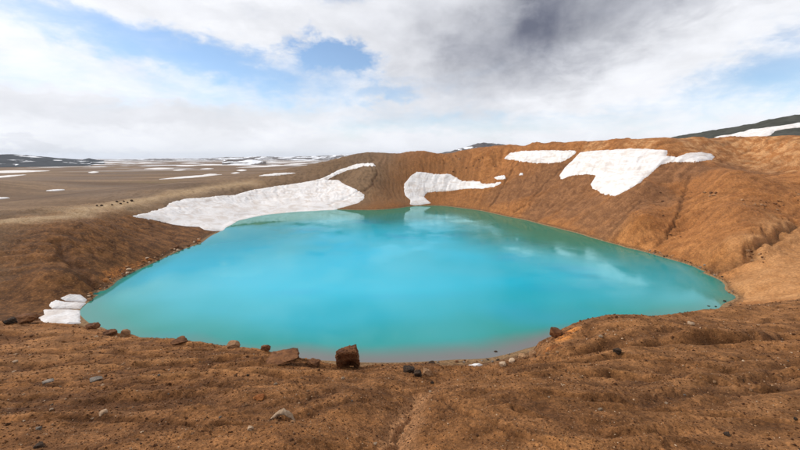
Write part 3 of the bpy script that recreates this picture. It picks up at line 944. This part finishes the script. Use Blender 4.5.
snow([(131, 216.3), (150, 212), (166, 207), (168, 203.5), (185, 199), (200, 197.5), (225, 195.5), (234, 195), (250, 190.5), (270, 187), (300, 183), (318, 179.5), (325, 176.5),
      (338, 170), (350, 166), (362, 163.3), (373, 163), (375.5, 166), (364, 166), (350, 169.5), (336, 175), (327, 180), (338, 180.2), (345, 184.5), (352, 188), (360, 191), (364.5, 194.5),
      (364, 198.5), (358, 203), (350, 205.5), (338, 208.6), (334, 211.5), (312, 212.5), (300, 213), (285, 214), (268, 216), (240, 222), (222, 231), (213, 231), (204, 230), (199, 227), (188, 226.5), (170, 224), (150, 219)],
     'large dirty snowfield running down to the water with a thin tail up the ridge', 0.65, n=240, ragged=0.010, floor_=0.05, edge=1.4)
snow([(404, 191), (404, 184), (412, 175), (417, 171.5), (424, 172.2), (435, 174), (450, 174), (456, 177.5), (462, 181), (480, 181), (482, 184), (492, 183.5), (500, 182), (502, 183),
      (495, 186.5), (482, 188.5), (467, 188.5), (450, 191), (428, 192), (424, 197), (431, 203), (424, 204.5), (415, 205.5), (410, 204.5), (410, 200), (405, 195)],
     'white snow tongue filling a gully in the crater wall and touching the lake', 0.9, n=160, ragged=0.016, floor_=0.05, edge=1.2)
snow([(494, 178), (499, 175.8), (505, 176), (506, 179), (497, 179.6)], 'small snow scrap just above the end of the gully snow tongue', 0.8, n=40, ragged=0.02)
snow([(519, 175.2), (520, 173.3), (523, 173.3), (523, 175.2)], 'tiny lone snow spot in the middle of the brown crater wall', 0.8, n=24, ragged=0.02)
snow([(503.5, 159), (510, 152.7), (525, 150.7), (550, 150.3), (575, 150.5), (577, 152.3), (570, 157.5), (562, 162), (550, 163.2), (532, 163), (517, 160.5)],
     'oblong snow patch just under the crater rim beside a brown gully', 0.9, n=120, ragged=0.02, edge=1.2)
snow([(580, 152.5), (590, 151), (600, 150.3), (612, 149.7), (632, 148.2), (650, 149.2), (667, 150.5), (667, 155.5), (677, 157), (687, 153.2), (700, 152), (711, 154), (715, 157), (710, 160), (695, 162.3), (682, 161.8),
      (670, 162), (660, 165), (647, 177), (632, 187.5), (615, 196), (605, 194.5), (593, 189), (590, 185), (596, 175.5), (585, 174.5), (575, 175), (561, 179), (560, 175), (565, 167.5), (572, 161)],
     'big three-armed snowfield spread over the sunlit crater wall below the rim', 0.9, n=210, ragged=0.012, edge=1.2)
snow([(39, 318), (44, 315), (44, 310), (60, 309.5), (80, 310.5), (80.5, 323.5), (60, 325), (46, 325)], 'lowest snow slab by the lake corner, right behind the gravel lip', 0.5, n=70, ragged=0.035, tmin=50, floor_=0.05, edge=0.5)
snow([(49, 305.5), (51, 302.5), (56, 300), (65, 302), (86, 303), (80, 309), (52, 308.6)], 'middle snow slab of the cracked drift by the lake corner', 0.5, n=70, ragged=0.035, tmin=50, floor_=0.05, edge=0.5)
snow([(60, 298.3), (70, 294), (81, 295), (87.5, 300), (84.5, 302.2), (66, 301)], 'upper rounded snow slab of the cracked drift by the lake corner', 0.5, n=70, ragged=0.035, tmin=50, floor_=0.05, edge=0.5)
snow([(451, 371), (460, 367.6), (475, 364.6), (483, 364.8), (473, 368.6), (457, 372)], 'thin snow sliver lying on the dark beach below the lip', 0.5, n=50, ragged=0.02, tmin=40, edge=0.2)
snow([(714, 137.5), (730, 135), (740, 133), (750, 130), (775, 127), (800, 123), (835, 117), (845, 120), (800, 127.5), (785, 129), (775, 131), (771, 135), (760, 138), (735, 140)],
     'broad snow band across the dark mountain behind the rim', 5.0, grid=HG, n=130, ragged=0.01, tmin=700, edge=8.0)


def streak(x0, y0, x1, y1, th, label, group=None, tmin=150):
    k = 7
    top, bot = [], []
    for i in range(k + 1):
        s = i / k
        x = x0 + (x1 - x0) * s; y = y0 + (y1 - y0) * s
        w = th * 0.5 * math.sin(math.pi * min(max(s, 0.03), 0.97)) ** 1.1
        top.append((x, y - w)); bot.append((x, y + w))
    return snow(top + bot[::-1], label, 0.9, n=80, ragged=0.035, group=group, tmin=tmin, edge=None)


GR = 'snow streaks lying on the plain'
streak(159, 179.3, 222, 174.5, 1.9, 'long slanting snow streak on the plain beyond the big snowfield tip', GR)
streak(259, 176.0, 296, 173.0, 2.0, 'clean snow streak on the brown flats just behind the low rim', GR)
streak(144, 168.8, 174, 168.4, 1.5, 'narrow isolated snow bar on the grey flats', GR)
streak(-30, 172.6, 50, 170.8, 2.4, 'wide bright snow band below the dark lava hill', GR)
streak(-20, 178.5, 26, 174.8, 1.7, 'second snow band in front of the wide one below the dark hill', GR)
streak(88, 172.5, 99, 172.0, 1.6, 'short snow dash on the grey flats near the lava hill end', GR)
streak(46, 191.0, 65, 190.0, 1.2, 'faint snow strip on the brown plain nearest the boulder strip', GR)
streak(-14, 199.2, 10, 198.2, 1.5, 'small snow remnant on the plain above the dark slope', GR)
streak(199, 175.9, 217, 174.2, 1.8, 'snow strip meeting the end of the long slanting streak', GR)
streak(236.5, 170.4, 247, 170.2, 1.7, 'stubby snow dash among brown hummocks of the plain', GR)
streak(231, 173.3, 240, 172.8, 1.2, 'tiny snow dash next to the stubby one on the plain', GR)
FAR = 'thin distant snow bands towards the horizon'
for a in [(-20, 166.6, 44, 166.2, 1.2), (40, 165.2, 84, 164.4, 1.1), (100, 163.2, 120, 162.9, 0.9), (134, 163.4, 152, 162.8, 1.2), (173, 170.6, 186, 169.8, 1.0), (176, 166.0, 200, 165.2, 1.5),
          (196, 164.9, 224, 164.5, 1.3), (214, 164.8, 246, 164.6, 1.0), (236, 167.6, 290, 165.2, 1.4), (262, 162.6, 300, 161.8, 1.1), (200, 169.0, 214, 168.6, 1.0),
          (284, 164.6, 308, 163.6, 1.2), (180, 163.4, 200, 162.8, 0.9), (290, 161.4, 318, 160.8, 0.9), (2, 161.8, 30, 161.6, 0.8)]:
    streak(*a, 'thin distant snow band on the flats towards the horizon', FAR, 460)

# ------------------------------------------------------------------ rocks
def rock_mat(name, c1, c2, c3, scale=9.0, bump=0.9):
    m, N = material(name)
    tcn = N.n('ShaderNodeTexCoord')
    oi = N.n('ShaderNodeObjectInfo')
    P = N.n('ShaderNodeVectorMath', operation='ADD', ins={0: tcn.outputs['Object'], 1: N.n('ShaderNodeVectorMath', operation='SCALE', ins={0: (7, 3, 5), 'Scale': oi.outputs['Random']}).outputs[0]}).outputs[0]
    a = N.noise(P, scale * 0.5, 8, 0.65, 0.4)
    b = N.noise(P, scale * 3, 6, 0.65)
    c = N.mix(N.mapr(a, 0.35, 0.65), c1, c2)
    c = N.mix(N.mapr(b, 0.52, 0.7, 0.0, 0.7), c, c3)
    f = N.mapr(oi.outputs['Random'], 0, 1, 0.75, 1.25, smooth=False)
    c = N.mix(1.0, c, N.n('ShaderNodeCombineColor', ins={0: f, 1: f, 2: f}).outputs[0], 'MULTIPLY')
    h = N.m('ADD', N.m('MULTIPLY', a, 1.0), N.m('MULTIPLY', b, 0.4))
    bp = N.n('ShaderNodeBump', ins={'Strength': bump, 'Distance': 0.5 / scale, 'Height': h})
    bs = N.n('ShaderNodeBsdfPrincipled', ins={'Base Color': c, 'Roughness': 0.9, 'Specular IOR Level': 0.2, 'Normal': bp.outputs[0]})
    N.n('ShaderNodeOutputMaterial', ins={0: bs.outputs[0]})
    return m


RM = {
    'brown': rock_mat('brown_tuff', (0.085, 0.034, 0.014), (0.18, 0.078, 0.031), (0.045, 0.020, 0.010)),
    'dark': rock_mat('dark_basalt', (0.020, 0.014, 0.010), (0.060, 0.036, 0.022), (0.10, 0.055, 0.03)),
    'pale': rock_mat('pale_tuff', (0.36, 0.24, 0.15), (0.52, 0.38, 0.26), (0.22, 0.13, 0.075)),
    'grey': rock_mat('grey_stone', (0.13, 0.105, 0.085), (0.24, 0.20, 0.165), (0.08, 0.06, 0.045)),
    'orange': rock_mat('rusty_stone', (0.30, 0.10, 0.028), (0.42, 0.17, 0.05), (0.15, 0.05, 0.02)),
    'tan': rock_mat('tan_stone', (0.24, 0.125, 0.060), (0.36, 0.21, 0.11), (0.13, 0.065, 0.03)),
}


def ico(sub):
    import bmesh
    bm = bmesh.new()
    bmesh.ops.create_icosphere(bm, subdivisions=sub, radius=1.0)
    v = np.array([q.co[:] for q in bm.verts])
    f = np.array([[w.index for w in q.verts] for q in bm.faces])
    bm.free()
    return v, f


ICO = {k: ico(k) for k in (1, 2, 3, 4, 5)}


def rock_mesh(seed, sub, planes=14, rough=0.06, block=0.0, skew=0.16):
    """a broken stone: unit sphere cut by random planes, then roughened; spans -1..1"""
    rng = np.random.RandomState(seed)
    v, f = ICO[sub]
    v = v.copy()
    d = rng.normal(size=(planes, 3)); d /= np.linalg.norm(d, axis=1)[:, None]
    dist_ = rng.uniform(0.62, 0.95, planes)
    if block:
        ax = np.array([[1, 0, 0], [-1, 0, 0], [0, 1, 0], [0, -1, 0], [0, 0, 1], [0, 0, -1]], float)
        ax += rng.normal(size=ax.shape) * skew
        ax /= np.linalg.norm(ax, axis=1)[:, None]
        d = np.concatenate([ax, d]); dist_ = np.concatenate([rng.uniform(0.55, 0.66, 6) + (1 - block) * 0.18, dist_ * (1 + block * 0.2)])
    dots = v @ d.T
    rad_ = np.where(dots > 0.05, dist_[None, :] / np.maximum(dots, 0.05), 9.0).min(1)
    rad_ = np.minimum(rad_, 1.25)
    v = v * rad_[:, None]
    n_ = fbm(v[:, 0] * 2.3 + v[:, 2] * 1.7 + seed, v[:, 1] * 2.3 - v[:, 2] * 1.3, 4, seed, 0.6)
    n2_ = fbm(v[:, 0] * 6 + v[:, 2] * 4.1 - seed, v[:, 1] * 6 + v[:, 2] * 3.3, 4, seed + 5, 0.62, ridged=True)
    v = v * (1 + n_ * rough * 2 + n2_ * rough * 0.7)[:, None]
    lo, hi = v.min(0), v.max(0)
    v = (v - (lo + hi) / 2) / ((hi - lo) / 2)
    return v, f


def put_rock(px, py, w, h, kind, label=None, name='rock', group=None, sub=3, seed=0, depth=0.9, sink=0.18, block=0.0, rough=0.06, tmin=1.5, yaw=None, mesh=None, cat='rock', hollow=False, skew=0.16):
    hit = G.hit(px, py, tmin)
    while tmin < 5 and (hit is None or hit[3] > 26) and py < 450:      # belongs to the near slope
        py += 0.6
        hit = G.hit(px, py, tmin)
    if hit is None:
        print('ROCK MISS', label, px, py); return None
    x, y, zg, t = hit
    sx = w / F_PX * t / 2
    sz = h / F_PX * t / 2
    if mesh is None:
        v, f = rock_mesh(seed, sub, block=block, rough=rough, skew=skew)
        if hollow:                       # hollowed-out foot on the lake-away side
            q = np.exp(-((v[:, 0] - 0.12) ** 2 / 0.22 + (v[:, 2] + 0.75) ** 2 / 0.30)) * (v[:, 1] < 0)
            v = v.copy(); v[:, 1] += q * 0.75
        co = v * np.array([sx, sx * depth, sz])
        me = mesh_from(name, co, f, smooth=False)
        me.materials.append(RM[kind])
    else:
        me = mesh
    o = link(name, me)
    o.location = (x, y + sx * depth * 0.5, zg + sz * (1 - 2 * sink))
    if mesh is not None:
        o.scale = (sx, sx * depth, sz)
    az = math.atan2(x, y)
    o.rotation_euler = (0, 0, -az + (yaw if yaw is not None else 0.0))
    if label:
        o['label'] = label
        o['category'] = cat
    if group:
        o['group'] = group
    return o


put_rock(347, 368.5, 25, 25, 'brown', 'big blocky brown boulder with a hollow foot on the lip above the lake', 'boulder', sub=5, seed=11, block=0.7, rough=0.13, sink=0.12, cat='boulder', hollow=True, skew=0.15)
LIP = [(232, 347.5, 13, 7, 'tan', 'pale-topped flat rock crowning the layered lip', 21, 0.6),
       (265, 349, 10, 7, 'brown', 'pointed brown rock jutting from the layered lip', 23, 0.6),
       (288, 357.5, 20, 6, 'brown', 'upper slab of the layered ledge on the lip', 52, 0.9),
       (280, 362, 32, 5, 'brown', 'lower slab of the layered ledge on the lip', 53, 0.9),
       (313, 366, 14, 6, 'brown', 'low rounded brown rock between the ledge and the big boulder', 25, 0.3),
       (22, 323, 20, 10, 'brown', 'rough brown outcrop beside the lowest snow slab', 26, 0.3),
       (8, 324, 10, 7, 'dark', 'dark stone against the rough brown outcrop', 27, 0.3),
       (91, 329, 12, 6, 'brown', 'broken brown rock on the lip next to the cracked snow drift', 28, 0.7),
       (108, 335, 12, 5, 'brown', 'thin brown shelf rock beside the pale standing stone', 33, 0.9),
       (124, 336, 9, 9, 'tan', 'pale little standing stone on the lip edge', 29, 0.5),
       (177, 343.5, 16, 4, 'brown', 'thin brown slab overhanging the water on the lip', 30, 0.9),
       (409, 373, 12, 8, 'dark', 'dark jagged boulder at the head of the gully', 31, 0.5),
       (418, 377, 8, 9, 'dark', 'black upright stone leaning on the jagged dark boulder', 32, 0.7),
       (428, 376, 11, 9, 'tan', 'tan stone tucked beside the black upright stone', 34, 0.5),
       (503, 366, 7, 5, 'pale', 'pale cream boulder, larger of the pair at the gully mouth', 36, 0.6),
       (512, 362, 6, 5, 'pale', 'pale cream boulder, smaller and upper of the pair at the gully mouth', 37, 0.6),
       (523, 359, 8, 6, 'tan', 'tan stone between the pale pair and the eroded overhang', 38, 0.4),
       (534, 356, 9, 7, 'tan', 'tan stone at the foot of the eroded orange bank', 39, 0.4),
       (618, 353, 8, 6, 'dark', 'lone dark stone beside the dark erosion channel', 41, 0.5),
       (692, 325, 6, 4, 'pale', 'lone pale stone on the smooth brown spur', 42, 0.5),
       (94, 381, 11, 3, 'grey', 'long grey slab lying flat in the brown gravel', 43, 0.9),
       (46, 383, 9, 3, 'grey', 'grey half-buried stone near the long grey slab', 44, 0.5),
       (37, 448, 8, 5, 'dark', 'dark rounded stone in the near gravel', 45, 0.2),
       (38, 430, 5, 4, 'grey', 'small grey stone just beyond the dark rounded stone', 46, 0.3),
       (258, 400, 12, 4.5, 'orange', 'rusty red flat stone in the brown gravel', 47, 0.4),
       (728, 436, 6, 4, 'dark', 'small black stone alone on the smooth near slope', 48, 0.4),
       (102, 414, 7, 4, 'pale', 'small pale stone below the long grey slab', 49, 0.4),
       (250, 430, 6, 4, 'pale', 'small pale stone lying beside the arched pale stone', 50, 0.4)]
for (px, py, w, h, k, lab, sd_, bl) in LIP:
    put_rock(px, py, w, h, k, lab, 'boulder' if w > 14 else 'rock', sub=4 if w > 9 else 3, seed=sd_, block=bl * 0.25, rough=0.16, cat='rock', sink=0.30)
put_rock(557, 337, 12, 11, 'brown', 'undercut brown rock head of the eroded bank above the lake', 'boulder', sub=4, seed=40, block=0.5, rough=0.08, sink=0.2)

# pale arched stone: a curved crust of rock lying in the gravel
hx = G.hit(282, 421)
aw = 27 / F_PX * hx[3] / 2
na_, nb_ = 26, 10
vv = []
for i in range(na_):
    s = -1 + 2 * i / (na_ - 1)
    prof_h = (1 - abs(s) ** 1.7) * 0.62
    rr_ = 0.13 * (1 - 0.75 * abs(s) ** 2) + 0.025
    for j in range(nb_):
        a_ = 2 * math.pi * j / nb_
        nz = float(perlin(np.array([s * 4 + j * 0.7]), np.array([a_ * 1.2]), 9)[0])
        q = rr_ * (1 + 0.5 * nz)
        vv.append((s + 0.06 * nz, q * 1.7 * math.cos(a_) + 0.25 * (1 - s * s), prof_h + q * math.sin(a_) - 0.06))
ff = []
for i in range(na_ - 1):
    for j in range(nb_):
        k = (j + 1) % nb_
        ff.append((i * nb_ + j, i * nb_ + k, (i + 1) * nb_ + k, (i + 1) * nb_ + j))
ame = mesh_from('arched_stone', np.array(vv) * aw, np.array(ff))
ame.materials.append(RM['pale'])
ao = link('arched_stone', ame, label='pale arched stone like a bent bone in the near gravel', category='rock')
ao.location = (hx[0], hx[1], hx[2])

# shared small-stone shapes for the scattered ones
STONE = {}
for k in RM:
    for s in range(4):
        v, f = rock_mesh(600 + s, 2, planes=10, rough=0.07, block=0.3 if s % 2 else 0.0)
        me = mesh_from('stone', v, f, smooth=False)
        me.materials.append(RM[k])
        STONE[(k, s)] = me
rnd = random.Random(5)


def scatter(points, kinds, label, group, smin, smax, name='stone', tmin=1.5, cat='stone', flat=(0.5, 0.8)):
    for px, py in points:
        w = smin * (smax / smin) ** (rnd.random() ** 1.6)
        put_rock(px, py, w, w * rnd.uniform(*flat), None, label, name, group, tmin=tmin, yaw=rnd.uniform(0, 6.28), depth=rnd.uniform(0.7, 1.1),
                 sink=0.25, mesh=STONE[(rnd.choice(kinds), rnd.randrange(4))], cat=cat)


# eight dark boulders on the light strip of the low rim
for px, py, w in [(96.6, 206, 2.0), (101.3, 206.2, 2.6), (111.8, 205.2, 1.8), (116.5, 202.2, 2.4), (120.4, 204.2, 2.2), (123.6, 201.7, 1.8), (127.3, 203.0, 1.8), (131.3, 201.4, 2.8)]:
    put_rock(px, py, w, w * 0.75, None, 'dark boulder on the light strip of the low rim', 'boulder', 'boulders dotted along the low rim', tmin=60, mesh=STONE[('dark', int(w * 10) % 4)], sink=0.1, cat='boulder')
# rubble along the shore under the dark slope
pts = []
for i in range(80):
    s = rnd.random()
    x = 88 + 112 * s
    y = np.interp(x, [80, 86, 100, 117, 135, 155, 177, 200], [314, 304, 292, 281, 271, 262, 252, 243.5])
    pts.append((x, y - 0.8 - rnd.random() ** 1.7 * (9 if x < 150 else 5)))
scatter(pts, ['orange', 'tan', 'brown', 'brown', 'pale'], 'rubble stone on the shore under the dark slope', 'rubble along the shore under the dark slope', 1.4, 4.2, tmin=60)
put_rock(128, 270.5, 5, 2.6, 'pale', 'bright white stone in the rubble under the dark slope', 'rock', tmin=60, sub=2, seed=70)
# shore on the sunlit side and the pebbly point
pts = []
for i in range(45):
    s = rnd.random()
    x = 640 + 97 * s
    y = np.interp(x, [637, 662, 680, 697, 712, 725, 735, 740], [250, 257, 262, 268, 276, 285, 296, 300])
    pts.append((x + rnd.random() ** 2 * 8, y - 0.3 - rnd.random() ** 1.8 * 4))
for i in range(15):
    pts.append((rnd.uniform(722, 745), rnd.uniform(292, 307)))
scatter(pts, ['grey', 'tan', 'brown', 'dark'], 'stone strewn on the beach below the sunlit wall', 'stones on the beach below the sunlit wall', 0.9, 2.4, tmin=60)
for px, py, w in [(709, 307.6, 2.6), (716, 307.3, 1.8), (725, 302, 2.4), (728, 299, 1.8)]:
    put_rock(px, py, w, w * 0.7, None, 'dark stone poking out of the shallow water off the beach', 'stone', 'dark stones in the shallow water', tmin=60, mesh=STONE[('dark', 1)], sink=0.0, cat='stone')
# beach below the lip
pts = [(rnd.uniform(404, 535), 0) for i in range(26)]
pts = [(x, np.interp(x, [400, 458, 492, 515, 550], [363.5, 361, 359, 353.5, 345]) + rnd.random() * 4 - 0.5) for x, _ in pts]
scatter(pts, ['brown', 'dark', 'tan', 'grey'], 'stone on the dark beach below the lip', 'stones on the dark beach below the lip', 1.0, 3.4, tmin=40)
for px, py, w in [(482, 344.5, 3.2), (496, 353, 4.0), (432, 365, 7.0)]:
    put_rock(px, py, w, w * 0.6, None, 'dark stone at the water edge below the lip', 'stone', 'dark stones at the water edge below the lip', tmin=40, mesh=STONE[('dark', 2)], sink=0.1, cat='stone')
# crags in the sunlit wall
pts = [(757 + rnd.gauss(0, 6), 204 + rnd.gauss(0, 3)) for i in range(14)] + [(775 + rnd.gauss(0, 5), 204 + rnd.gauss(0, 4)) for i in range(12)] + \
      [(712 + rnd.gauss(0, 6), 194 + rnd.gauss(0, 2)) for i in range(8)] + [(755 + rnd.gauss(0, 7), 252 + rnd.gauss(0, 4)) for i in range(16)] + \
      [(rnd.uniform(660, 690), rnd.uniform(180, 245)) for i in range(8)] + [(796 + rnd.gauss(0, 3), 194 + rnd.gauss(0, 3)) for i in range(6)]
scatter(pts, ['brown', 'brown', 'tan'], 'brown crag breaking out of the sunlit wall', 'crags in the sunlit wall', 1.0, 3.4, tmin=80, name='crag', cat='crag')
pts = [(rnd.uniform(440, 500), rnd.uniform(155, 172)) for i in range(24)]
scatter(pts, ['brown', 'brown', 'tan'], 'crag under the far rim above the gully snow', 'crags under the far rim', 1.0, 2.6, tmin=150, name='crag', cat='crag')
# loose stones of the foreground
pts = []
while len(pts) < 100:
    x = rnd.uniform(0, 800); y = rnd.uniform(318, 450)
    lim = np.interp(x, [0, 85, 120, 215, 292, 330, 460, 515, 562, 620, 800], [328, 329, 337, 347, 360, 369, 375, 365, 334, 323, 306])
    if y > lim + 1.5:
        if x > 450 and rnd.random() < 0.5:
            continue
        pts.append((x, y))
for p in pts:
    k = rnd.choice(['pale', 'grey', 'brown', 'dark', 'tan', 'tan', 'brown', 'brown'])
    word = {'pale': 'pale cream', 'grey': 'grey', 'brown': 'brown', 'dark': 'dark', 'tan': 'tan'}[k]
    scatter([p], [k], 'small loose %s stone in the gravel of the near slope' % word, 'loose %s stones on the near slope' % word, 1.4, 4.6)

# gravel: countless small pieces, one object
NG = 90000
rng = np.random.RandomState(3)
ga = rng.uniform(R(-54), R(54), NG)
gr = np.exp(rng.uniform(math.log(2.8), math.log(30), NG))
gx, gy = gr * np.sin(ga), gr * np.cos(ga)
dens = fbm(gx / 1.6, gy / 1.6, 4, 501, 0.6)
hid = (np.abs(ga) < R(25)) & (gr > 16)
kp = ~hid & (dens > -0.28 + rng.uniform(-0.25, 0.25, NG)) & (gy > 1.5)
gx, gy, gr = gx[kp], gy[kp], gr[kp]
n = len(gx)
gz = G.h(gx, gy)
size = gr * np.exp(rng.normal(-6.55, 0.48, n)) * (1 - 0.35 * sstep(10, 25, gr)) * 0.80
oc = np.array([[1, 0, 0], [-1, 0, 0], [0, 1, 0], [0, -1, 0], [0, 0, 1], [0, 0, -1]], float)
of = np.array([[0, 2, 4], [2, 1, 4], [1, 3, 4], [3, 0, 4], [2, 0, 5], [1, 2, 5], [3, 1, 5], [0, 3, 5]])
V = oc[None] + rng.uniform(-0.35, 0.35, (n, 6, 3))
rot = rng.uniform(0, 2 * math.pi, n)
cs, sn = np.cos(rot)[:, None], np.sin(rot)[:, None]
V = np.stack([V[..., 0] * cs - V[..., 1] * sn, V[..., 0] * sn + V[..., 1] * cs, V[..., 2] * rng.uniform(0.5, 0.9, n)[:, None]], -1)
V = V * size[:, None, None]
V += np.stack([gx, gy, gz + size * 0.25], -1)[:, None, :]
Fg = (of[None] + (np.arange(n) * 6)[:, None, None]).reshape(-1, 3)
grm = mesh_from('gravel', V.reshape(-1, 3), Fg, smooth=False)
tone = np.repeat(rng.uniform(0, 1, n), 6)
add_attr(grm, 'tone', np.stack([tone, tone, tone], -1))
gmt, N = material('gravel')
tn = N.n('ShaderNodeAttribute', attribute_name='tone').outputs['Fac']
ramp = N.n('ShaderNodeValToRGB', ins={0: tn})
cr = ramp.color_ramp
cr.elements[0].position = 0.0; cr.elements[0].color = (0.045, 0.020, 0.010, 1)
cr.elements[1].position = 1.0; cr.elements[1].color = (0.46, 0.33, 0.22, 1)
for p_, c_ in ((0.40, (0.085, 0.035, 0.014, 1)), (0.75, (0.19, 0.085, 0.032, 1)), (0.94, (0.27, 0.15, 0.075, 1))):
    e = cr.elements.new(p_); e.color = c_
bs = N.n('ShaderNodeBsdfPrincipled', ins={'Base Color': ramp.outputs[0], 'Roughness': 0.95, 'Specular IOR Level': 0.1})
N.n('ShaderNodeOutputMaterial', ins={0: bs.outputs[0]})
link('gravel', grm, gmt, kind='stuff', label='brown volcanic gravel strewn over the near slope', category='gravel')

# ------------------------------------------------------------------ air
hm, N = material('thin_haze')
pv = N.n('ShaderNodeVolumePrincipled', ins={'Color': (0.80, 0.88, 1.0, 1.0), 'Density': 0.00003, 'Anisotropy': 0.2})
N.n('ShaderNodeOutputMaterial', ins={'Volume': pv.outputs[0]})
lowest = float(G.Z.min()) - 1.5
top = 420.0
E_ = 31000.0
hv = np.array([(sx * E_, sy * E_, zz_) for zz_ in (lowest, top) for sx, sy in ((-1, -1), (1, -1), (1, 1), (-1, 1))])
hf = np.array([(0, 3, 2, 1), (4, 5, 6, 7), (0, 1, 5, 4), (1, 2, 6, 5), (2, 3, 7, 6), (3, 0, 4, 7)])
link('haze', mesh_from('haze', hv, hf, smooth=False), hm, kind='stuff', label='thin even haze in the air over the plain', category='haze')
